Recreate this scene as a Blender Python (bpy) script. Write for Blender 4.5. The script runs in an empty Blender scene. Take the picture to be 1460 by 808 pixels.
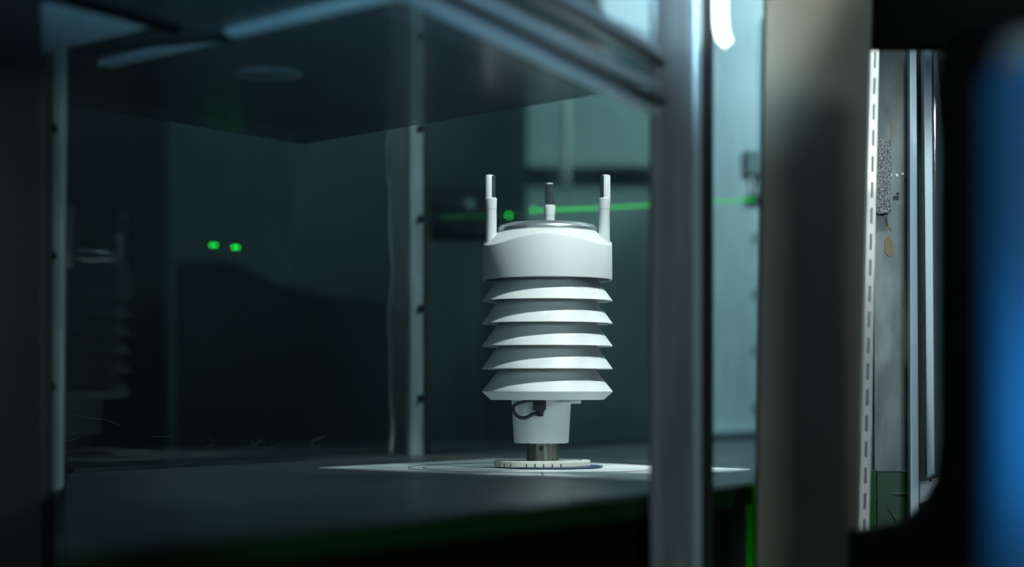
import bpy, bmesh, math, random
from mathutils import Vector, Matrix
random.seed(4)
C = bpy.context.scene
# ------------------------------------------------------------------ camera
F = 2590.0; HY = 557.0; CH = 1.2          # focal length in px (1460 wide), horizon row, camera height
cam = bpy.data.cameras.new('camera'); cam.sensor_width = 36; cam.lens = F/1460*36
cam.shift_y = (HY-404)/1460
cam.dof.use_dof = True; cam.dof.focus_distance = 1.575; cam.dof.aperture_fstop = 2.4
cam.clip_start = .05
co = bpy.data.objects.new('camera', cam); C.collection.objects.link(co)
co.location = (0, 0, CH); co.rotation_euler = (math.pi/2, 0, 0); C.camera = co
# ------------------------------------------------------------------ world, exposure
w = bpy.data.worlds.new('world'); C.world = w; w.use_nodes = True
w.node_tree.nodes['Background'].inputs[0].default_value = (.3, .5, .6, 1)
w.node_tree.nodes['Background'].inputs[1].default_value = .012
C.view_settings.view_transform = 'Standard'; C.view_settings.look = 'None'
C.view_settings.exposure = 0; C.view_settings.gamma = 1; C.view_settings.use_curve_mapping = False
# ------------------------------------------------------------------ lights
def aim(o, tgt): o.rotation_euler = (Vector(tgt)-o.location).to_track_quat('-Z', 'Y').to_euler()
def lamp(name, typ, loc, tgt, power, col, size=.1, sy=None, angle=None, blend=.2):
    l = bpy.data.lights.new(name, typ); l.energy = power; l.color = col
    if typ == 'AREA':
        l.size = size
        if sy: l.shape = 'RECTANGLE'; l.size_y = sy
    else: l.shadow_soft_size = size
    if typ == 'SPOT': l.spot_size = math.radians(angle); l.spot_blend = blend
    o = bpy.data.objects.new(name, l); C.collection.objects.link(o); o.location = loc; aim(o, tgt); return o
lamp('key_spot', 'SPOT', (.45, 1.0, 2.18), (.03, 1.59, 1.23), 74, (.99, 1, .985), .025, angle=18.5, blend=.15)
lamp('sensor_fill', 'AREA', (-.9, .1, 1.75), (.03, 1.6, 1.25), 3.0, (.72, .93, 1), .7)
lamp('overhead_blue', 'AREA', (.1, .7, 2.35), (.15, 1.3, 1.3), 3, (.45, .75, 1), 1.1, .5)
lamp('lab_back_light', 'AREA', (.75, 2.5, 2.3), (.4, 3.4, 1.2), 19, (.75, .98, 1), .7)
lamp('partition_fill', 'SPOT', (.8, 2.3, 2.3), (.15, 3.05, 1.2), 34, (.8, 1, .96), .05, angle=34, blend=.9)  # unseen spot added to lift the lower part of the partition
lamp('downstream_light', 'AREA', (.72, 1.95, 1.9), (.45, 2.6, 1.25), 5, (.6, .88, 1), .25)
lamp('board_spot', 'SPOT', (-.05, .55, 2.25), (.14, 1.30, 1.545), 60, (1, .98, .9), .012, angle=10.2, blend=.15)
lamp('rail_fill', 'SPOT', (.38, 1.2, 1.85), (.33, 1.55, 1.25), 21, (.88, .98, 1), .03, angle=36, blend=.4)  # unseen spot added to brighten the slotted strip and metal panel
lamp('instrument_fill', 'SPOT', (-.3, 2.0, 1.9), (-.08, 2.5, 1.44), 5, (.8, .95, 1), .05, angle=30, blend=.6)  # unseen spot added so the instrument knobs show
lamp('ceiling_fill', 'SPOT', (-.3, .72, 1.16), (-.16, 1.13, 1.44), 7, (.3, .66, 1), .04, angle=45, blend=1)  # unseen blue spot added to brighten the ceiling board from below
lamp('drum_fill', 'AREA', (.62, .35, 1.5), (.19, .62, 1.33), 4.5, (.8, .93, 1), .12)  # unseen lamp added to light the blue drum
lamp('green_fill', 'POINT', (.168, 1.30, 1.0), (.18, 1.33, 1.10), .16, (.05, 1, .12), .01)  # unseen green lamp added to make the acrylic upright look glowing
lamp('post_fill', 'SPOT', (.05, .75, 1.68), (.125, 1.235, 1.475), 55, (.5, .8, 1), .03, angle=15, blend=1)  # unseen blue spot added for the bright top of the front post
lamp('top_rail_fill', 'SPOT', (.15, .45, 1.12), (0, 1.05, 1.42), 26, (.38, .74, 1), .05, angle=24, blend=1)  # unseen blue spot added to brighten the top rails from the front

# ------------------------------------------------------------------ helpers
def P(px, py, d): return Vector(((px-730)/F*d, d, CH+(HY-py)/F*d))
def px_mm(n, d=1.6): return n/F*d
def mat(name, col, rough=.5, metal=0, noise=0, nscale=30, spec=.5, bump=0, stretch=(1,1,1), trans=0, emit=None, es=0, col2=None, coat=0):
    m = bpy.data.materials.new(name); m.use_nodes = True; nt = m.node_tree; b = nt.nodes['Principled BSDF']
    c = (*col, 1) if len(col) == 3 else col
    b.inputs['Base Color'].default_value = c; b.inputs['Roughness'].default_value = rough
    b.inputs['Metallic'].default_value = metal; b.inputs['Specular IOR Level'].default_value = spec
    b.inputs['Transmission Weight'].default_value = trans; b.inputs['Coat Weight'].default_value = coat
    if noise or bump:
        tc = nt.nodes.new('ShaderNodeTexCoord'); mp = nt.nodes.new('ShaderNodeMapping'); nz = nt.nodes.new('ShaderNodeTexNoise')
        mp.inputs['Scale'].default_value = stretch; nz.inputs['Scale'].default_value = nscale; nz.inputs['Detail'].default_value = 6
        nt.links.new(tc.outputs['Object'], mp.inputs[0]); nt.links.new(mp.outputs[0], nz.inputs[0])
        if noise:
            mx = nt.nodes.new('ShaderNodeMix'); mx.data_type = 'RGBA'
            rp = nt.nodes.new('ShaderNodeMapRange'); rp.inputs[1].default_value = .35; rp.inputs[2].default_value = .65
            nt.links.new(nz.outputs[0], rp.inputs[0]); nt.links.new(rp.outputs[0], mx.inputs[0])
            d = col2 if col2 else tuple(v*(1-noise) for v in col[:3])
            mx.inputs[6].default_value = c; mx.inputs[7].default_value = (*d, 1)
            nt.links.new(mx.outputs[2], b.inputs['Base Color'])
        if bump:
            bp = nt.nodes.new('ShaderNodeBump'); bp.inputs['Strength'].default_value = bump; bp.inputs['Distance'].default_value = .002
            nt.links.new(nz.outputs[0], bp.inputs['Height']); nt.links.new(bp.outputs[0], b.inputs['Normal'])
    if emit: b.inputs['Emission Color'].default_value = (*emit, 1); b.inputs['Emission Strength'].default_value = es
    return m
def glassmat(name, tint, ior=1.5, rough=0, haze=0, hcol=(.4,.6,.7)):
    m = bpy.data.materials.new(name); m.use_nodes = True; nt = m.node_tree; nt.nodes.remove(nt.nodes['Principled BSDF'])
    out = nt.nodes['Material Output']; t = nt.nodes.new('ShaderNodeBsdfTransparent'); g = nt.nodes.new('ShaderNodeBsdfGlossy')
    fr = nt.nodes.new('ShaderNodeFresnel'); mx = nt.nodes.new('ShaderNodeMixShader')
    t.inputs[0].default_value = (*tint, 1); g.inputs['Roughness'].default_value = rough; 
    ge = nt.nodes.new('ShaderNodeNewGeometry'); mr = nt.nodes.new('ShaderNodeMapRange')   # same reflectance on the face the ray leaves by
    mr.inputs[3].default_value = ior; mr.inputs[4].default_value = 1/ior
    nt.links.new(ge.outputs['Backfacing'], mr.inputs[0]); nt.links.new(mr.outputs[0], fr.inputs[0])
    nt.links.new(fr.outputs[0], mx.inputs[0]); nt.links.new(t.outputs[0], mx.inputs[1]); nt.links.new(g.outputs[0], mx.inputs[2])
    last = mx
    if haze:   # patchy bluish film; on the ceiling board it imitates reflected streaks
        d = nt.nodes.new('ShaderNodeBsdfDiffuse'); d.inputs[0].default_value = (*hcol, 1)
        nz = nt.nodes.new('ShaderNodeTexNoise'); nz.inputs['Scale'].default_value = 7; nz.inputs['Detail'].default_value = 5
        ml = nt.nodes.new('ShaderNodeMath'); ml.operation = 'MULTIPLY'; ml.inputs[1].default_value = haze*2
        tc = nt.nodes.new('ShaderNodeTexCoord'); nt.links.new(tc.outputs['Object'], nz.inputs[0])
        nt.links.new(nz.outputs[0], ml.inputs[0])
        m2 = nt.nodes.new('ShaderNodeMixShader'); nt.links.new(ml.outputs[0], m2.inputs[0])
        nt.links.new(mx.outputs[0], m2.inputs[1]); nt.links.new(d.outputs[0], m2.inputs[2]); last = m2
    nt.links.new(last.outputs[0], out.inputs[0]); return m
def obj(name, bm, m, parent=None, smooth=False, bevel=0):
    bmesh.ops.recalc_face_normals(bm, faces=bm.faces[:])
    me = bpy.data.meshes.new(name); bm.to_mesh(me); bm.free()
    me.materials.append(m); o = bpy.data.objects.new(name, me); C.collection.objects.link(o)
    if parent:
        o.parent = parent
        # meshes are built in world space: keep them there
        o.matrix_parent_inverse = Matrix.Identity(4)
        root = parent; off = Vector()
        while root: off += root.location; root = root.parent
        o.location = -off
    if smooth:
        for p in me.polygons: p.use_smooth = True
    if bevel:
        b = o.modifiers.new('bevel', 'BEVEL'); b.width = bevel; b.segments = 2; b.limit_method = 'ANGLE'
    return o
def settle(o):
    """move the origin of a mesh object onto its own centre-bottom"""
    vs = [v.co for v in o.data.vertices]
    c = Vector((sum(v.x for v in vs)/len(vs), sum(v.y for v in vs)/len(vs), min(v.z for v in vs)))
    if o.parent: return o
    o.data.transform(Matrix.Translation(-c)); o.location = o.location+c; return o
def tag(o, label=None, cat=None, group=None, kind=None):
    if label: o['label'] = label
    if cat: o['category'] = cat
    if group: o['group'] = group
    if kind: o['kind'] = kind
    return o
def thing(name, label, cat, loc, group=None):
    o = bpy.data.objects.new(name, None); C.collection.objects.link(o); o.location = loc; o.empty_display_size = .02
    bpy.context.view_layer.update() if False else None
    return tag(o, label, cat, group)
def prism(bm, pts, vec):
    """polygon pts extruded by vec"""
    a = [bm.verts.new(p) for p in pts]; b = [bm.verts.new(Vector(p)+Vector(vec)) for p in pts]
    bm.faces.new(a); bm.faces.new(b[::-1])
    for i in range(len(a)): bm.faces.new((a[i], a[(i+1) % len(a)], b[(i+1) % len(a)], b[i]))
    return bm
def pr(pts, vec): return prism(bmesh.new(), pts, vec)
def box(bm, lo, hi):
    return prism(bm, [(lo[0],lo[1],lo[2]),(hi[0],lo[1],lo[2]),(hi[0],hi[1],lo[2]),(lo[0],hi[1],lo[2])], (0,0,hi[2]-lo[2]))
def bx(lo, hi): return box(bmesh.new(), lo, hi)
def slab(px0, px1, py0, py1, d, th, bm=None):
    """upright box seen between two columns and rows of the frame at depth d, th deep"""
    a = P(px0, py1, d); b = P(px1, py0, d); bm = bm or bmesh.new()
    return box(bm, (a.x, d, a.z), (b.x, d+th, b.z))
def tube(bm, pts, r, n=12, caps=True):
    pts = [Vector(p) for p in pts]; rings = []; rs = r if isinstance(r, (list, tuple)) else [r]*len(pts)
    up = None
    for i, p in enumerate(pts):
        t = (pts[min(i+1, len(pts)-1)]-pts[max(i-1, 0)]).normalized()
        if up is None: up = t.orthogonal().normalized()
        up = (up-t*up.dot(t)).normalized(); s = t.cross(up)
        rings.append([bm.verts.new(p+(up*math.cos(a)+s*math.sin(a))*rs[i]) for a in [2*math.pi*k/n for k in range(n)]])
    for a, b in zip(rings, rings[1:]):
        for k in range(n): bm.faces.new((a[k], a[(k+1) % n], b[(k+1) % n], b[k]))
    if caps: bm.faces.new(rings[0][::-1]); bm.faces.new(rings[-1])
    return bm
def lathe(c, prof, n=96, closed=False, bm=None, zf=None):
    """profile of (r, z) turned about the vertical through c"""
    bm = bm or bmesh.new(); rings = []
    for r, z in prof:
        if r < 1e-6: rings.append([bm.verts.new((c[0], c[1], z))])
        else: rings.append([bm.verts.new((c[0]+r*math.cos(2*math.pi*k/n), c[1]+r*math.sin(2*math.pi*k/n), z)) for k in range(n)])
    prs = list(zip(rings, rings[1:]))
    if closed: prs.append((rings[-1], rings[0]))
    for a, b in prs:
        for k in range(n):
            k2 = (k+1) % n
            if len(a) == 1 and len(b) == 1: continue
            if len(a) == 1: bm.faces.new((a[0], b[k2], b[k]))
            elif len(b) == 1: bm.faces.new((a[k], a[k2], b[0]))
            else: bm.faces.new((a[k], a[k2], b[k2], b[k]))
    return bm
def disc(c, nrm, r, th, n=20, bm=None):
    bm = bm or bmesh.new(); c = Vector(c); nrm = Vector(nrm).normalized()
    return tube(bm, [c, c+nrm*th], r, n)
# tunnel frame: u runs downstream along the walls, v from the back wall to the front wall
u = Vector((.545, .8384, 0)).normalized(); v = Vector((u.y, -u.x, 0))
B0 = Vector((-.211, 1.765, 0)); F0 = Vector((.09, 1.2, 0))
def on_line(px, O):
    k = (px-730)/F; m_ = u.x/u.y         # x = O.x + m (y - O.y) = k y
    y = (O.x-m_*O.y)/(k-m_); return Vector((k*y, y, 0))
def wall_piece(pxa, pxb, O, z0, z1, th, off=0, bm=None):
    a = on_line(pxa, O)+v*off; b = on_line(pxb, O)+v*off; n_ = v*th
    return prism(bm or bmesh.new(), [(a.x,a.y,z0),(b.x,b.y,z0),(b.x+n_.x,b.y+n_.y,z0),(a.x+n_.x,a.y+n_.y,z0)], (0,0,z1-z0))
ZF = CH-.0686; ZC = CH+.238
# ------------------------------------------------------------------ materials
M = {}
M['white'] = mat('white_plastic', (.74,.78,.775), .42, noise=.025, nscale=12)
M['shade_white'] = mat('shaded_white_plastic', (.42,.46,.47), .55)  # darker copy of the white plastic, shade put into its colour
M['steel'] = mat('brushed_steel', (.5,.55,.57), .36, .75, noise=.25, nscale=40, stretch=(1,1,6))
M['worn_steel'] = mat('worn_steel_tube', (.42,.42,.38), .3, 1, noise=.6, nscale=120, stretch=(3,3,.4), bump=.2)
M['rubber'] = mat('black_rubber', (.012,.016,.02), .45)
M['face'] = mat('dark_transducer_face', (.018,.035,.042), .55)
M['ink'] = mat('black_ink', (.01,.012,.012), .6)
M['plate'] = mat('white_painted_plate', (.87,.88,.87), .35, noise=.12, nscale=25, col2=(.58,.62,.62))
M['dial'] = mat('cream_dial', (.68,.67,.6), .5, noise=.15, nscale=60)
M['bluering'] = mat('blue_ring', (.03,.07,.16), .3)
M['floor'] = mat('dark_grey_tunnel_floor', (.035,.045,.048), .35, noise=.4, nscale=9, stretch=(1,1,1))
M['ceil'] = glassmat('smoked_ceiling_board', (.55,.6,.62), 1.5, .25, .02)
M['alu'] = mat('aluminium', (.42,.5,.54), .36, 1, noise=.25, nscale=50, stretch=(4,4,.3))
M['alu_mat'] = mat('milky_aluminium', (.4,.5,.52), .5, .3, noise=.2, nscale=30, stretch=(3,3,.5))
M['alu_dark'] = mat('dark_anodised', (.08,.1,.105), .35, .8, noise=.2, nscale=20)
M['post_grey'] = mat('satin_grey_post', (.17,.2,.21), .42, .35, noise=.35, nscale=20, stretch=(3,3,.4))
M['post_dark'] = mat('dark_painted_post', (.005,.007,.0065), .6, noise=.3, nscale=8)
M['black'] = mat('matt_black', (.001,.001,.001), .95, spec=.05)
M['screw'] = mat('dark_screw', (.012,.016,.018), .4, .5)
M['sealant'] = mat('cloudy_sealant', (.12,.16,.15), .3, noise=.4, nscale=40)
M['glass'] = glassmat('window_glass', (.93,.975,.97), 1.5, 0, .0012)
M['backglass'] = glassmat('back_window_glass', (.72,.82,.82), 1.52, 0, .0008)
M['sideglass'] = glassmat('side_window_glass', (.9,.97,.98), 1.45, .03, .02)
M['film'] = glassmat('clear_film', (.7,.75,.78), 1.4, .12, .03)
M['green'] = mat('green_acrylic', (.004,.28,.02), .25, noise=.3, nscale=15)
M['darkgreen'] = mat('dark_green_acrylic', (.001,.014,.003), .3)
M['deepgreen'] = mat('deep_green_edge', (.003,.045,.012), .3)
M['greenpanel'] = mat('green_tinted_panel', (.014,.05,.026), .4, noise=.3, nscale=30)
M['beige'] = mat('beige_board', (.1,.096,.07), .75, noise=.12, nscale=14)
M['channel'] = mat('channel_grey', (.16,.19,.19), .6)
M['strip'] = mat('cream_steel_strip', (.72,.74,.68), .5)
M['panel'] = mat('scuffed_zinc_panel', (.15,.18,.178), .45, .5, noise=.5, nscale=16, stretch=(4,4,1.6), bump=.1, col2=(.09,.11,.108))
M['strip_metal'] = mat('dull_strip_metal', (.32,.39,.38), .5, .2, noise=.3, nscale=30, stretch=(3,3,.5))
M['rail'] = mat('satin_rail', (.36,.46,.5), .45, .6)
M['stain'] = mat('ochre_stain', (.13,.11,.05), .6)
M['wall'] = mat('lab_wall', (.105,.14,.15), .9, noise=.15, nscale=2)
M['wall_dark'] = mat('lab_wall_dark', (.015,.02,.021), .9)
M['conc'] = mat('lab_floor', (.06,.065,.065), .7, noise=.3, nscale=3)
M['pale'] = mat('pale_panel', (.29,.36,.36), .7, noise=.1, nscale=3)
M['cab'] = mat('dark_cabinet', (.01,.014,.015), .5)
M['greycloth'] = mat('grey_curtain', (.07,.095,.1), .9, noise=.3, nscale=10, stretch=(8,8,.5))
M['blue'] = mat('blue_plastic', (.0,.19,.5), .5, noise=.1, nscale=4)
M['lampw'] = mat('lamp_tube', (1,1,1), .4, emit=(.9,1,1), es=1.5)
M['laser'] = mat('laser_green', (0,.2,0), .5, emit=(.02,1,.1), es=.6)
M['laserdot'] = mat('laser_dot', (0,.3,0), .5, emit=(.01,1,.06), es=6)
M['chrome'] = mat('polished_lens', (.75,.8,.82), .15, 1)
# foam: speckled
fm = bpy.data.materials.new('speckled_foam'); fm.use_nodes = True; nt = fm.node_tree; b = nt.nodes['Principled BSDF']; b.inputs['Roughness'].default_value = .9
vo = nt.nodes.new('ShaderNodeTexVoronoi'); vo.inputs['Scale'].default_value = 1500; cr = nt.nodes.new('ShaderNodeValToRGB')
cr.color_ramp.elements[0].position = .25; cr.color_ramp.elements[0].color = (.015,.018,.02,1)
cr.color_ramp.elements[1].position = .85; cr.color_ramp.elements[1].color = (.26,.28,.27,1)
tc = nt.nodes.new('ShaderNodeTexCoord'); nt.links.new(tc.outputs['Object'], vo.inputs[0]); nt.links.new(vo.outputs['Color'], cr.inputs[0]); nt.links.new(cr.outputs[0], b.inputs[0])
M['foam'] = fm
# ------------------------------------------------------------------ room shell
def struct(name, bm, m): return tag(settle(obj(name, bm, m)), kind='structure')
struct('floor', bx((-2.6,-1.5,-.1), (3,3.6,0)), M['conc'])
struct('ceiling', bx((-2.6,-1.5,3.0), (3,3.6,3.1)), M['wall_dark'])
struct('wall_back', bx((-2.6,3.5,0), (3,3.6,3.0)), M['wall'])
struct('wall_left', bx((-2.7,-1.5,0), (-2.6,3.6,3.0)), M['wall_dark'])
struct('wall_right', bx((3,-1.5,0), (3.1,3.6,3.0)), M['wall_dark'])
# ------------------------------------------------------------------ wind tunnel
wt = thing('wind_tunnel', 'glass-walled test section of a wind tunnel, framed in aluminium, around the white sensor', 'wind tunnel', (0, 1.5, 0))
# floor board
fl = [on_line(96, B0), on_line(1120, B0), on_line(1074, F0-v*.014), on_line(84, F0-v*.014)]
obj('floor_panel', pr([(p.x, p.y, ZF-.014) for p in fl], (0,0,.014)), M['floor'], wt, bevel=.001)
a = on_line(84, F0-v*.014)+v*.0003; b2 = on_line(1074, F0-v*.014)+v*.0003
e = pr([(a.x,a.y,ZF-.016),(b2.x,b2.y,ZF-.016),(b2.x+v.x*.004,b2.y+v.y*.004,ZF-.016),(a.x+v.x*.004,a.y+v.y*.004,ZF-.016)], (0,0,.013))
obj('acrylic_edge', e, M['darkgreen'], wt)
# base below the floor, standing on the lab floor
bb = [on_line(100, B0), on_line(1100, B0), on_line(1020, F0-v*.016), on_line(96, F0-v*.016)]
obj('base_cabinet', pr([(p.x, p.y, 0) for p in bb], (0,0,ZF-.0165)), M['black'], wt)
# ceiling board
K = Vector((-.203, 1.754, 0)); E = Vector((.073, 1.456, 0)); ed = (E-K)
k_ = (E.x-(F0.x+.65*(E.y-F0.y)))/(-.65*-ed.y*-1-ed.x) if False else .39
E2 = E+ed*.24
cl = [K, E2, F0+u*-.52-v*.02, B0+u*-.62+v*.0]
obj('ceiling_board', pr([(p.x, p.y, ZC) for p in cl], (0,0,.012)), M['ceil'], wt)
# light and dark strips imitating reflected streaks under the ceiling board
def streak_strip(a, b, wd, m, name='ceiling_streak', th=.004, z=ZC):
    a = Vector(a); b = Vector(b); t = (b-a).normalized(); s = Vector((t.y,-t.x,0))*wd/2
    o = obj(name, pr([(q.x,q.y,z-th) for q in (a-s,b-s,b+s,a+s)], (0,0,th-.0002)), m, wt); return o
def onC(px, py): d = (ZC-CH)*F/(HY-py); return Vector(((px-730)/F*d, d, 0))
streak_strip(onC(150, 88), onC(560, -14), .012, M['alu_mat'])
streak_strip(onC(110, 66), onC(330, 44), .02, M['alu_dark'])
streak_strip(onC(60, -14), onC(250, 38), .008, M['black'])
obj('ceiling_pale_reflection', pr([(q.x,q.y,ZC-.002) for q in (onC(60,2),onC(210,36),onC(120,58),onC(60,72))], (0,0,.0018)), M['alu_mat'], wt)  # pale sheet standing in for a reflected patch on the ceiling
c_ = onC(383, 104); obj('lamp_reflection', lathe((c_.x,c_.y), [(0,ZC-.003),(.024,ZC-.003),(.026,ZC-.0002),(0,ZC-.0002)], 40), M['greycloth'], wt)  # grey disc standing in for the oval reflection of a lamp
# glass walls
bg1 = obj('back_window', wall_piece(96, 556, B0, ZF, ZC+.2, .004, -.004), M['backglass'], wt)
bg2 = obj('back_window', wall_piece(600, 965, B0, ZF, ZC+.2, .004, -.004), M['backglass'], wt)
obj('front_window', wall_piece(30, 930, F0, ZF, ZC-.0005, .005, -.005), M['glass'], wt)
obj('side_window', wall_piece(1018.5, 1100, F0, ZF, ZC+.06, .004, -.004), M['sideglass'], wt)
# back corner: wavy sealant, milky strip with screws
pts = []
for i in range(60):
    f = i/59; z = ZF+.002+f*(ZC+.19-ZF-.002); w_ = 2.6*math.sin(f*17+.6)+1.2*math.sin(f*37)+1.2*math.sin(f*8)
    q = on_line(553+w_, B0)+v*.0015; pts.append((q.x, q.y, z))
obj('sealant_bead', tube(bmesh.new(), pts, .0022, 8), M['sealant'], wt, smooth=True)
cs = obj('corner_strip', wall_piece(579, 597, B0, ZF, ZC+.2, .006), M['strip_metal'], wt, bevel=.0008)
obj('corner_strip', wall_piece(597.5, 606, B0, ZF, ZC+.2, .003), M['alu_dark'], wt)
for py in (-80, 52, 183, 312, 440, 568):
    q = on_line(592, B0)+v*.006; z = CH+(HY-py)/F*q.y
    obj('screw', disc((q.x,q.y,z), v, .0042, .0025, 16), M['screw'], cs)
for px, pw in ((566, 12),):
    pass
# lip where the floor meets the back window
obj('floor_lip', wall_piece(100, 578, B0, ZF+.0002, ZF+.003, .004, .0005), M['alu_dark'], wt)
obj('floor_lip', wall_piece(608, 960, B0, ZF+.0002, ZF+.006, .004, .0005), M['alu_dark'], wt)
for cv in ([(100,590),(125,596),(150,598),(172,606)],[(95,628),(108,626),(112,622)],[(215,622),(245,622)],[(296,622),(303,628),(302,634),(292,635)],[(352,640),(360,628),(358,638),(372,626),(380,640),(398,632)],[(462,622),(445,628),(440,636),(455,641)]):
    pp = []
    for px, py in cv:
        q = on_line(px, B0)+v*.0006; pp.append((q.x, q.y, CH+(HY-py)/F*q.y))
    obj('scratch', tube(bmesh.new(), pp, .0002, 5), M['greycloth'], bg1)
# downstream metal back wall seen past the front post
dm = obj('metal_wall', wall_piece(966, 1240, B0, ZF, ZC+.35, .006), M['alu_mat'], wt)
for py in (262, 340, 420, 500, 583):
    q = on_line(1071, B0)+v*.006; z = CH+(HY-py)/F*q.y
    obj('bolt', disc((q.x,q.y,z), v, .006, .003, 16), M['screw'], dm)
obj('wall_ledge', wall_piece(968, 1150, B0, ZF+.0002, ZF+.012, .02, .007), M['alu'], wt, bevel=.001)
obj('wall_batten', wall_piece(1078, 1088, B0, ZF+.0125, ZC+.3, .01, .007), M['alu'], wt)
# front post
fp = obj('front_post', wall_piece(935, 990, F0, .0, ZC+.042, .006, -.006), M['post_grey'], wt, bevel=.002)
obj('front_post_edge', wall_piece(989, 998, F0, .0, ZC+.042, .008, -.006), M['rail'], wt, bevel=.001)
obj('front_post_channel', wall_piece(1001, 1018, F0, .0, ZC+.042, .006, -.006), M['post_dark'], wt, bevel=.001)
# green acrylic upright below the side window
q0 = P(1064, 700, 1.36)
obj('green_upright', slab(1064, 1078, 690, 860, 1.355, .01), M['green'], wt)
# left post
lp = obj('left_post', slab(-60, 66, -90, 1400, 1.30, .05), M['post_dark'], wt, bevel=.004)
ls = obj('left_strip', pr([P(67,900,1.32), P(84,900,1.32), P(92.5,-90,1.32), P(70,-90,1.32)], (0,.012,0)), M['strip_metal'], wt, bevel=.001)
for px, py in ((72,0),(72,183),(71,365),(70,551)):
    obj('screw', disc(P(px+2,py,1.32), (0,-1,0), .0042, .003, 16), M['screw'], ls)
# top rails over the front window
def rail(a, b, wd, ht, m):
    a = Vector(a); b = Vector(b); t = (b-a).normalized(); s = Vector((t.y,-t.x,0)).normalized()*wd; up = Vector((0,0,ht))
    return obj('top_rail', pr([a, a+s, a+s+up, a+up], b-a), m, wt)
rail(P(545,-16,.95), P(930,166,1.2), .006, .004, M['rail'])
rail(P(575,-20,.95), P(930,152,1.2), .012, .003, M['alu_dark'])
rail(P(640,-10,.98), P(930,128,1.2), .006, .004, M['rail'])
rail(P(700,-35,1.0), P(930,96,1.2), .01, .003, M['alu_dark'])
rail(P(740,-30,1.02), P(930,80,1.2), .006, .005, M['rail'])
# ------------------------------------------------------------------ white base plate and turntable
pl = [Vector((-.170,1.602,0)), Vector((.103,1.384,0)), Vector((.206,1.572,0)), Vector((-.018,1.797,0))]
bpz = ZF+.0012
bp_ = tag(obj('base_plate', pr([(p.x,p.y,ZF+.0001) for p in pl], (0,0,.0011)), M['plate']), 'thin white plate with black rings lying under the turntable on the tunnel floor', 'plate')
def ring(name, c, r, wdt, z, m, par, th=.0003): return obj(name, lathe(c, [(r-wdt,z),(r,z),(r,z+th),(r-wdt,z+th)], 96, True), m, par)
ctr = ((773-730)/F*1.6, 1.6)
settle(bp_) if False else None
ring('printed_ring', ctr, .118, .0012, bpz+.00005, M['ink'], bp_)
ring('printed_ring', ctr, .105, .0008, bpz+.00005, M['ink'], bp_)
for px, py0, py1 in ((774, 672.5, 677.5),):
    d0 = (CH-bpz)*F/(py0-HY); d1 = (CH-bpz)*F/(py1-HY); x = (px-730)/F*d1
    obj('index_mark', bx((x-.0006, d1, bpz+.0001), (x+.0006, d0, bpz+.0004)), M['ink'], bp_)
tt = thing('turntable', 'small round cream turntable with black degree ticks carrying the sensor tube', 'turntable', (*ctr, bpz))
cx, cy = ctr
z0 = bpz+.0008
ccr = ((785-730)/F*1.6, 1.6)
obj('blue_ring', lathe(ccr, [(0,z0),(.0462,z0),(.0462,z0+.0008),(0,z0+.0008)], 96), M['bluering'], tt)
zt0 = CH-.0660; zt1 = CH-.0610; R = px_mm(68.7)
dl = obj('dial', lathe(ctr, [(0,zt0),(R-.0006,zt0),(R,zt0+.0006),(R,zt1-.0004),(R-.0004,zt1),(0,zt1)], 128), M['dial'], tt, smooth=False)
for px in (713, 719.5, 728, 750, 762, 774, 786, 798):
    s_ = (px-773)/68.7; an = math.asin(s_); x = cx+math.sin(an)*R; y = cy-math.cos(an)*R
    nrm = Vector((math.sin(an), -math.cos(an), 0)); tn = Vector((nrm.y,-nrm.x,0))
    p = Vector((x,y,zt0+.0003)); hh = .0030 if px in (750,762,774,786,798) else .0022
    bm = pr([p-tn*.0005-nrm*.0002, p+tn*.0005-nrm*.0002, p+tn*.0005+nrm*.0002, p-tn*.0005+nrm*.0002], (0,0,hh))
    obj('tick_mark', bm, M['ink'], tt)
an = math.radians(-12); x = cx+R*.8; 
obj('dial_peg', lathe((cx+R*.78, cy-.012), [(0,zt1),(.0012,zt1),(.0012,zt1+.001),(0,zt1+.001)], 12), M['steel'], tt)
# ------------------------------------------------------------------ weather sensor
def Z(py, d=1.6): return CH+(HY-py)/F*d
def w2(n): return px_mm(n)
ws = thing('weather_sensor', 'white ultrasonic weather sensor with stacked louvre plates and three upright transducer posts', 'weather sensor', (*ctr, zt1))
SC = ((780.3-730)/F*1.6, 1.6)
# head with three-lobed upper edge
n = 192; bm = bmesh.new(); Rw = w2(92.5)
post_ang = [math.radians(90), math.radians(210), math.radians(330)]
def lobe(th):   # 0 at a post, 1 half-way between posts
    return (1-math.cos(3*(th-math.radians(90))))/2
prof_lo = [(Rw-w2(4), Z(352)), (Rw-w2(3), Z(399.5)), (Rw-w2(1), Z(400)), (Rw-.0001, Z(399)), (Rw, Z(396))]
rows = []
for r, z in prof_lo: rows.append([(r, z)]*n)
def ztop(th): return Z(352)+ (Z(339.5)-Z(352))*lobe(th)
rows.append([(Rw-.0001, ztop(2*math.pi*k/n)-.0012) for k in range(n)])
rows.append([(Rw-w2(1.0), ztop(2*math.pi*k/n)) for k in range(n)])
rows.append([(Rw-w2(1.8), ztop(2*math.pi*k/n)+.0004) for k in range(n)])
rows.append([(Rw-w2(13), ztop(2*math.pi*k/n)*.45+Z(331.5)*.55+.0004) for k in range(n)])
rows.append([(w2(70), Z(330.5))]*n)
rows.append([(w2(66), Z(330.5))]*n)
vr = [[bm.verts.new((SC[0]+r*math.cos(2*math.pi*k/n), SC[1]+r*math.sin(2*math.pi*k/n), z)) for k, (r, z) in enumerate(row)] for row in rows]
for a, b in zip(vr, vr[1:]):
    for k in range(n): bm.faces.new((a[k], a[(k+1)%n], b[(k+1)%n], b[k]))
bm.faces.new(vr[0]); bm.faces.new(vr[-1][::-1])
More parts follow.
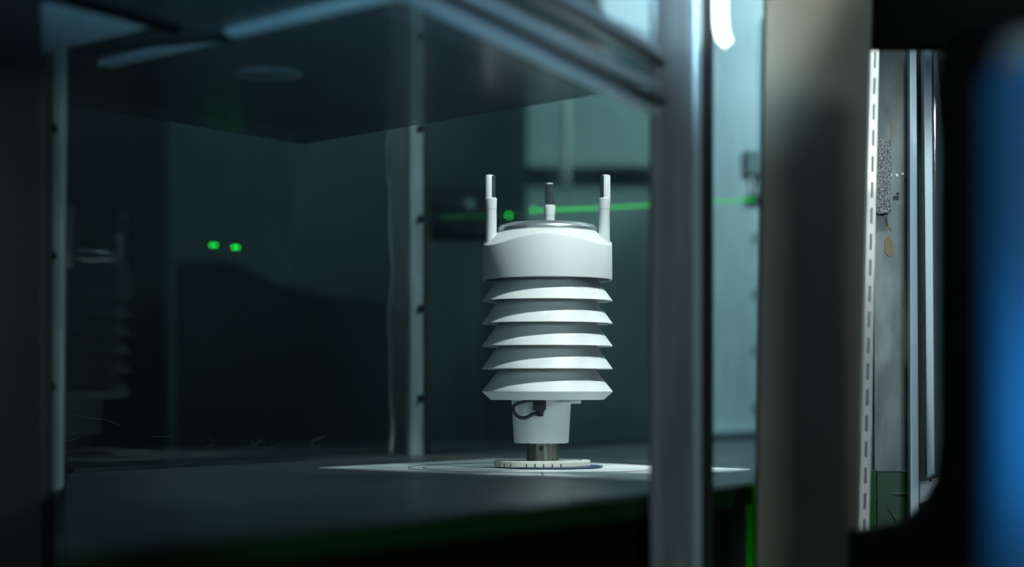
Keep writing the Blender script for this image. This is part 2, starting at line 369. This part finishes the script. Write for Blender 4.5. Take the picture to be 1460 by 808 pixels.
hd = obj('head_housing', bm, M['white'], ws, smooth=True)
bpy.context.view_layer.objects.active = hd
def autosmooth(o, deg=30):
    for p in o.data.polygons: p.use_smooth = True
    import math as mm
    bmx = bmesh.new(); bmx.from_mesh(o.data)
    for e_ in bmx.edges:
        if len(e_.link_faces) == 2 and e_.calc_face_angle(0) > mm.radians(deg): e_.smooth = False
    bmx.to_mesh(o.data); bmx.free()
autosmooth(hd, 28)
# steel lid
ld = obj('steel_lid', lathe(SC, [(w2(64),Z(331)),(w2(71),Z(331)),(w2(72),Z(329)),(w2(71),Z(325)),(w2(66),Z(321.5)),(w2(56),Z(319)),(w2(30),Z(317)),(0,Z(316.5))], 96), M['steel'], ws, smooth=True)
obj('lid_screw', disc((SC[0]-w2(3), SC[1]-w2(69), Z(324,1.558)), (0,-1,.25), .0015, .0008, 12), M['screw'], ld)
# posts
def post(px, dy, d, inward, mid=False):
    """px column, own depth d"""
    f = d/F; x0 = (px-730)*f; y0 = d
    inward = Vector(inward).normalized()
    top = CH+(HY-246.5)/F*1.575; jn = CH+(HY-281)/F*1.575; j2 = CH+(HY-296)/F*1.575; ft = Z(358)
    r0, r1 = w2(8.2), w2(7.6)
    out = -inward*w2(.0)
    c0 = Vector((x0,y0,0)); outw = Vector((x0-SC[0], y0-SC[1], 0)).normalized()
    P0 = c0+Vector((0,0,ft)); 
    o = obj('transducer_post', tube(bmesh.new(), [P0-outw*w2(0), c0+Vector((0,0,j2)), c0+Vector((0,0,j2+.0006)), c0+outw*w2(.4)+Vector((0,0,jn)), c0+outw*w2(.4)+Vector((0,0,jn+.0008))], [r0, r1, r1*1.03, r1*1.12, r1*1.0], 28), M['white'], ws)
    autosmooth(o, 35)
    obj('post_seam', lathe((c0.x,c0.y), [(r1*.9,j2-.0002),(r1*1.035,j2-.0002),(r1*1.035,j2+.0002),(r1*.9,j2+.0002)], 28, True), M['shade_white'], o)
    hc = c0+outw*w2(2.4)
    h = obj('transducer_head', tube(bmesh.new(), [hc+Vector((0,0,jn-.002)), hc+Vector((0,0,top-.0014)), hc+Vector((0,0,top-.0004)), hc+Vector((0,0,top))], [w2(6.4), w2(6.2), w2(5.5), w2(3.6)], 28), M['white'], o)
    autosmooth(h, 40)
    s = Vector((-outw.y, outw.x, 0)); a0 = hc-outw*w2(2.0); hw = w2(6.5)
    pts = [a0-s*hw, a0-outw*w2(5.2)-s*w2(5.6), a0-outw*w2(6.2)-s*w2(2), a0-outw*w2(6.2)+s*w2(2), a0-outw*w2(5.2)+s*w2(5.6), a0+s*hw]
    g = obj('transducer_face', pr([(q.x,q.y,jn+.0002) for q in pts], (0,0,top-jn-.0012)), M['face'], o, bevel=.0003)
    g['label'] = 'dark inward-facing transducer pad'
R3 = w2(84)
post(700.3, 0, 1.6-w2(18), (1,0,0)); post(861.5, 0, 1.6-w2(18), (-1,0,0)); post(783.5, 0, 1.6+R3*.98, (0,-1,0))
# louvre plates
t = w2(1.4)
for i, py in enumerate((430, 462, 494.2, 526.4)):
    zr = Z(py-.3); zt = Z(py-35)
    pr_ = [(w2(93),zr),(w2(93),zr+.0004),(w2(69),zt),(w2(69)-t,zt),(w2(93)-t*1.6,zr+.0003)]
    o = obj('louvre_plate', lathe(SC, pr_, 128, True), M['white'], ws); autosmooth(o, 30)
zr = Z(558); zt = Z(526.4-.5); 
o = obj('louvre_plate', lathe(SC, [(0,Z(569.6)),(w2(80),Z(569.6)),(w2(81),Z(569.2)),(w2(93),zr-.0002),(w2(93),zr+.0003),(w2(68),zt),(w2(67),zt),(0,zt)], 128), M['white'], ws); autosmooth(o, 20)
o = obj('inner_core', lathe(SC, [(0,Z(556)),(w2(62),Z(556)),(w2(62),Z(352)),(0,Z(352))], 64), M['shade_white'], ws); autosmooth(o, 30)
# stem
ST = ((771.8-730)/F*1.6, 1.6)
o = obj('stem', lathe(ST, [(0,Z(631)),(w2(37.6),Z(631)),(w2(38.8),Z(630)),(w2(42.5),Z(569.8)),(0,Z(569.8))], 96), M['white'], ws); autosmooth(o, 30)
o = obj('bracket_lip', bx((w2(793-730),1.575,Z(575)), (w2(827-730),1.615,Z(569.8))), M['white'], ws, bevel=.0006)
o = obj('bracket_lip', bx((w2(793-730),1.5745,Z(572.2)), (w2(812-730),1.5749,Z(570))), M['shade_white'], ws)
tb = obj('mounting_tube', lathe(((773.5-730)/F*1.6,1.6), [(0,zt1+.0001),(w2(23),zt1+.0001),(w2(23),Z(631.2)),(0,Z(631.2))], 64), M['worn_steel'], ws); autosmooth(tb, 30)
sc_ = obj('set_screw', disc(P(771,639,1.5857)+Vector((0,0,0)), (0,-1,0), .0026, .0012, 20), M['chrome'], tb)
obj('screw_socket', disc(P(771,639,1.5844), (0,-1,0), .0011, .0004, 6), M['ink'], tb)
# connector & cable in front of the stem
yc = 1.6-w2(42)-.006
cn = obj('connector', bx((w2(760-730)*.98, yc, Z(584.7,yc)), (w2(778.5-730)*.98, yc+.009, Z(570.2,yc))), M['rubber'], ws, bevel=.0006)
gl = P(770,584.8,yc+.0045); obj('cable_gland', tube(bmesh.new(), [gl, gl-Vector((0,0,.0022)), gl-Vector((0,0,.0024)), gl-Vector((0,0,.0052))], [.0036,.0036,.003,.0029], 8), M['rubber'], cn)
cp = [(768,590),(760,590),(752,594.5),(744,595.5),(737,592),(732.5,586),(732,580),(736,576),(743,573.5),(752,571),(762,570)]
sm = []
def cr_(p0,p1,p2,p3,t): return tuple(.5*((2*b)+(-a+c)*t+(2*a-5*b+4*c-d)*t*t+(-a+3*b-3*c+d)*t**3) for a,b,c,d in zip(p0,p1,p2,p3))
for i in range(len(cp)-1):
    p0 = cp[max(i-1,0)]; p3 = cp[min(i+2,len(cp)-1)]
    for k in range(5): sm.append(cr_(p0,cp[i],cp[i+1],p3,k/5))
sm.append(cp[-1])
obj('cable', tube(bmesh.new(), [P(a,b,yc+.0045) for a,b in sm], .0016, 10), M['rubber'], ws, smooth=True)
# ------------------------------------------------------------------ lasers and downstream gear
dv = thing('laser_emitter', 'small pale box emitter with polished lens beyond the side window', 'laser', P(1074,285,2.3))
obj('housing', slab(1063, 1100, 212, 250, 2.30, .05), M['pale'], dv, bevel=.003)
obj('barrel', tube(bmesh.new(), [P(1074,251,2.32), P(1074,262,2.32), P(1074,263,2.32), P(1074,276,2.32)], [.007,.007,.0055,.0055], 20), M['chrome'], dv)
obj('mount_block', slab(1066, 1100, 277, 292, 2.305, .04), M['alu_dark'], dv)
a1 = P(1090,283,2.28)
def beam(a, b, r, name, label, m=M['laser']):
    return tag(settle(obj(name, tube(bmesh.new(), [a,b], r, 8), m)), label, 'laser beam')
beam(P(1078,284,2.26), P(868,296,2.1), .0014, 'laser_beam', 'bright green laser beam crossing right of the sensor towards the emitter')
beam(P(867,296.2,2.098), P(768,300,2.02), .0016, 'laser_beam', 'thinner green beam end between the middle and right transducer posts')
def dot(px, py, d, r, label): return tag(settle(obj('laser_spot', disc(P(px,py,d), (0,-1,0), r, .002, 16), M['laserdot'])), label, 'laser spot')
# ------------------------------------------------------------------ lamp tube behind side window
lt = P(1030,0,1.27)
pts = [P(1027,-160,1.27)]+[P(1027+0*k,-160+k*20,1.27) for k in range(1,10)]+[P(1028,40,1.27),P(1031,53,1.27),P(1036,60,1.27),P(1040,64,1.27)]
lamp_ = thing('tube_lamp', 'glowing white tube lamp with a bent end by the side window, top of frame', 'lamp', P(1030,60,1.27))
obj('lamp_tube', tube(bmesh.new(), pts, [.0057]*(len(pts)-2)+[.005,.0037], 16), M['lampw'], lamp_, smooth=True)
obj('lamp_cap', tube(bmesh.new(), [P(1027,-185,1.27), P(1027,-160.5,1.27)], .0074, 16), M['alu'], lamp_)
# ------------------------------------------------------------------ right side: board, slotted strip, zinc panel, rails
bd = tag(settle(obj('beige_board', pr([P(1072,1200,1.30), P(1213,1200,1.30), P(1244,-40,1.30), P(1094,-40,1.30)], (0,.018,0)), M['beige'])), 'wide upright beige-brown board right of the side window', 'board')
ss = thing('slotted_upright', 'cream slotted metal upright along the right edge of the beige board', 'upright', P(1232,760,1.46))
bm = bmesh.new(); yd = 1.46
def edge(py): f = (py-60)/700; return 1242-17.5*f, 1253.5-14.5*f
# strip with real slots: three columns; the middle column has gaps
pys = []; py = 60
seg = []
while py < 756:
    seg.append((py, min(py+14, 756), False)); 
    if py+14 < 756: seg.append((py+14, min(py+37, 756), True))
    py += 37
def quad(bm, x00, x01, x10, x11, ya, yb): prism(bm, [P(x00,ya,yd),P(x01,ya,yd),P(x11,yb,yd),P(x10,yb,yd)], (0,.002,0))
for ya, yb, slot in seg:
    la, ra = edge(ya); lb, rb = edge(yb)
    f1, f2 = .38, .68
    if not slot: quad(bm, la, ra, lb, rb, ya, yb)
    else:
        quad(bm, la, la+(ra-la)*f1, lb, lb+(rb-lb)*f1, ya, yb); quad(bm, la+(ra-la)*f2, ra, lb+(rb-lb)*f2, rb, ya, yb)
obj('slotted_face', bm, M['strip'], ss)
obj('channel_back', pr([P(1243,60,1.475),P(1253,60,1.475),P(1240,756,1.475),P(1226,756,1.475)], (0,.002,0)), M['channel'], ss)
zp = tag(settle(obj('zinc_panel', slab(1247, 1297, 60, 671, 1.60, .01), M['panel'])), 'scuffed grey metal panel with a foam block stuck on, right of the slotted upright', 'panel')
def pstain(pts_, m=M['stain']): return tag(obj('stain', pr([P(a,b,1.5995) for a,b in pts_], (0,.0004,0)), m, zp), None)
zp_l = zp
def on_panel(pts_, m, name):
    o = obj(name, pr([P(a,b,1.5992) for a,b in pts_], (0,.0006,0)), m); o.parent = zp; o.location = -zp.location; return o
on_panel([(1272,166),(1275,172),(1273,196),(1271,206),(1269,196),(1271,182)], M['stain'], 'stain')
on_panel([(1262,340),(1268,334),(1273,345),(1274,362),(1268,366),(1261,358)], M['stain'], 'stain')
on_panel([(1262,308),(1266,316),(1272,326),(1270,329),(1263,319)], M['stain'], 'stain')
on_panel([(1273,281),(1277,278),(1282,280),(1282,284),(1275,284)], M['ink'], 'scuff')
on_panel([(1278,274),(1283,275),(1280,278)], M['ink'], 'scuff')
on_panel([(1290,258),(1293,253),(1292,261)], M['ink'], 'scuff')
on_panel([(1266,250),(1272,248),(1271,252)], M['strip'], 'scuff')
on_panel([(1276,247),(1281,249),(1279,252)], M['strip'], 'scuff')
on_panel([(1284,248),(1289,246),(1288,249)], M['strip'], 'scuff')
bm = bmesh.new(); fo = [(1250.5,198),(1257,197),(1259,199),(1264,200.5),(1266,199),(1271,202),(1271,240),(1270.5,270),(1271,300),(1268,304),(1262,302.5),(1256,305),(1250,303)]
prism(bm, [P(a,b,1.588) for a,b in fo], (0,.0115,0))
tag(settle(obj('foam_block', bm, M['foam'])), 'grey speckled foam block stuck to the scuffed metal panel', 'foam')
gp = thing('green_panel', 'low green tinted acrylic panel under the scuffed metal panel', 'panel', P(1270,760,1.60))
obj('sheet', slab(1251, 1297, 672, 770, 1.601, .008), M['greenpanel'], gp)
q = [(1240,670),(1250,670),(1249,680),(1250.3,700),(1249,720),(1250,735),(1249.5,770),(1240,770)]
obj('torn_edge', pr([P(a,b,1.598) for a,b in q], (0,.008,0)), M['deepgreen'], gp)
obj('scratch', pr([P(1272,702,1.5995),P(1297,703.5,1.5995),P(1297,704.5,1.5995),P(1272,703.2,1.5995)], (0,.001,0)), M['panel'], gp)
obj('scratch', pr([P(1266,722,1.5995),P(1272,729,1.5995),P(1279,741,1.5995),P(1277,741,1.5995),P(1271,730,1.5995)], (0,.001,0)), M['panel'], gp)
rl = lambda pxs, y0, y1, d, lab, nm='aluminium_rail': None
def railpost(x0t, x1t, x0b, x1b, y0, y1, d, lab):
    o = pr([P(x0b,y1,d),P(x1b,y1,d),P(x1t,y0,d),P(x0t,y0,d)], (0,.012,0))
    root = settle(obj('aluminium_rail', o, M['rail'], bevel=.0008)); tag(root, lab, 'rail')
    c = obj('rail_lip', pr([P(x0b,y1,d-.004),P(x0b+1.4,y1,d-.004),P(x0t+1.4,y0,d-.004),P(x0t,y0,d-.004)], (0,.0042,0)), M['alu_mat']); c.parent = root; c.location = -root.location
    return root
railpost(1297.5,1307,1298.5,1311,60,770,1.585, 'wide upright aluminium rail bordering the scuffed metal panel')
railpost(1317,1329,1322,1333,60,679,1.62, 'shorter upright aluminium rail ending on the small bracket')
tag(settle(obj('dark_backing', slab(1300, 1460, 40, 1100, 1.66, .01), mat('dark_back', (.02,.028,.034), .6))), 'dark sheet standing behind the two aluminium rails', 'sheet')
bk = thing('rail_bracket', 'small pale bracket with one dark hole under the shorter rail', 'bracket', P(1328,718,1.6))
obj('bracket_plate', pr([P(1311,684,1.60),P(1345,678,1.60),P(1345,706,1.60),P(1311,718,1.60)], (0,.012,0)), M['alu_mat'], bk, bevel=.0008)
obj('bracket_top', pr([P(1311,682,1.598),P(1328,680,1.598),P(1332,676,1.598),P(1345,676,1.598),P(1345,679.5,1.598),P(1311,686,1.598)], (0,.01,0)), M['alu_dark'], bk)
obj('bracket_hole', disc(P(1326.5,684.5,1.5995), (0,-1,0), .0012, .0008, 14), M['ink'], bk)
bm = bmesh.new()
fpts = []
for i in range(16):
    f = i/15; fpts.append((1331+f*38*(1-.0*f), 60+f*f*330+0*f))
poly = [P(1331,62,1.52)]+[P(1334+30*math.sin(f*1.45), 62+f*600, 1.52+.05*f) for f in [k/14 for k in range(15)]]+[P(1334,680,1.54)]
prism(bm, poly, (.001,.0012,0))
tag(settle(obj('clear_film', bm, M['film'])), 'limp clear plastic film hanging beside the shorter rail', 'film')
# ------------------------------------------------------------------ black and blue foreground masses
hs = thing('black_hood', 'matt black overhead hood across the upper right corner', 'hood', P(1350,66,1.25))
obj('hood_front', slab(1241, 1700, -40, 66, 1.30, .02), M['black'], hs, bevel=.002)
obj('hood_top', slab(1245, 1700, -44, -10, 1.325, .03), M['black'], hs)
dr = [(1362,40),(1352,120),(1356,200),(1354,300),(1354,420),(1355,520),(1356,620),(1350,680),(1328,722),(1296,746),(1245,758),(1218,758),(1214,900),(1440,900),(1440,600),(1436,300),(1436,40)]
def nd(pts_, d, wob=.012):
    return [P(a,b,d) for a,b in pts_]
tag(settle(obj('black_drape', pr(nd(dr,1.12), (0,.03,0)), M['black'], bevel=.004)), 'black cloth drape hanging between the rails and the blue drum, spreading at its foot', 'drape')
bl = thing('blue_drum', 'glossy blue plastic drum out of focus at the right edge of the frame', 'drum', P(1505,1500,.62))
c = P(1495,404,.62); rr = 85/F*.62
zt = P(0,96,.62).z
o = obj('drum_body', lathe((c.x,c.y), [(0,.35),(rr,.35),(rr,zt-.006),(rr-.003,zt),(0,zt)], 64), M['blue'], bl); autosmooth(o, 35)
o = obj('drum_lid', lathe((c.x,c.y), [(0,zt+.0002),(rr-.004,zt+.0002),(rr-.004,zt+.006),(rr-.007,zt+.009),(0,zt+.009)], 64), M['alu_mat'], bl); autosmooth(o, 35)
o = obj('drum_stand', lathe((c.x,c.y), [(0,0),(rr*.9,0),(rr*.9,.3498),(0,.3498)], 32), M['black'], bl)
# ------------------------------------------------------------------ behind the back window
tag(settle(obj('pale_partition', slab(752, 1010, 100, 1400, 3.0, .04), M['pale'])), 'pale upright partition behind the sensor, seen through the back window', 'partition')
tag(settle(obj('grey_partition', slab(604, 690, 330, 1400, 3.05, .04), M['greycloth'])), 'narrow darker partition left of the sensor beyond the corner strip', 'partition')
tag(settle(obj('white_pipe', tube(bmesh.new(), [P(807,118,2.75), P(807,262,2.75)], .0055, 16), M['strip'])), 'thin pale vertical pipe above the middle transducer post', 'pipe')
tag(settle(obj('blue_panel', slab(858, 1010, -200, 98, 3.05, .04), mat('pale_blue', (.36,.5,.56), .6))), 'pale blue panel above the pale partition, top right of the window', 'panel')
tag(settle(obj('shelf', slab(746, 1000, 236, 250, 2.984, .0155), M['alu_dark'])), 'dark horizontal shelf fixed across the pale partition', 'shelf')
ins = thing('instrument', 'dark blurred instrument with pale knobs left of the sensor head', 'instrument', P(650,335,2.5))
obj('instrument_body', slab(612, 700, 262, 338, 2.5, .08), M['cab'], ins, bevel=.004)
for px, py in ((625,291),(625,316),(661,291),(640,318)):
    obj('knob', disc(P(px,py,2.4995), (0,-1,0), .005, .012, 16), M['chrome'], ins)
obj('display', slab(656, 676, 284, 298, 2.4985, .001), M['pale'], ins)
cb = thing('dark_cabinet', 'low dark cabinet with a sloping top beyond the left back window', 'cabinet', P(430,900,2.6))
obj('cabinet_body', pr([P(250,1400,2.6),P(556,1400,2.6),P(556,432,2.6),P(480,424,2.6),P(395,404,2.6),P(330,372,2.6),P(250,372,2.6)], (0,.3,0)), M['cab'], cb)
tag(settle(obj('black_curtain', slab(-500, 232, -150, 1600, 2.9, .05), M['cab'])), 'near-black curtain filling the left of the back window', 'curtain')
tag(settle(obj('grey_curtain', pr([P(225,100,3.1),P(470,100,3.1),P(425,300,3.1),P(395,420,3.1),P(395,1540,3.1),P(330,1540,3.1),P(262,300,3.1)], (0,.03,0)), M['greycloth'])), 'hanging grey cloth beyond the back window, right of the black curtain', 'cloth')
dot(725.5,307,2.35,.0017,'green laser dot just right of the left transducer post')
dot(761,299,2.35,.0017,'green laser dot just left of the middle transducer post')
for px, py, lab in ((302,349.5,'leftmost glowing disc imitating a green laser reflection in the dark left window'), (307.5,349.5,'second disc imitating a green laser reflection, touching the leftmost one'), (333.5,352.5,'third disc imitating a green laser reflection, left one of the right-hand pair'), (338.5,352.5,'rightmost glowing disc imitating a green laser reflection in the dark left window')):
    dot(px,py,2.1,.0014,lab)  # glowing discs outside the glass stand in for laser reflections
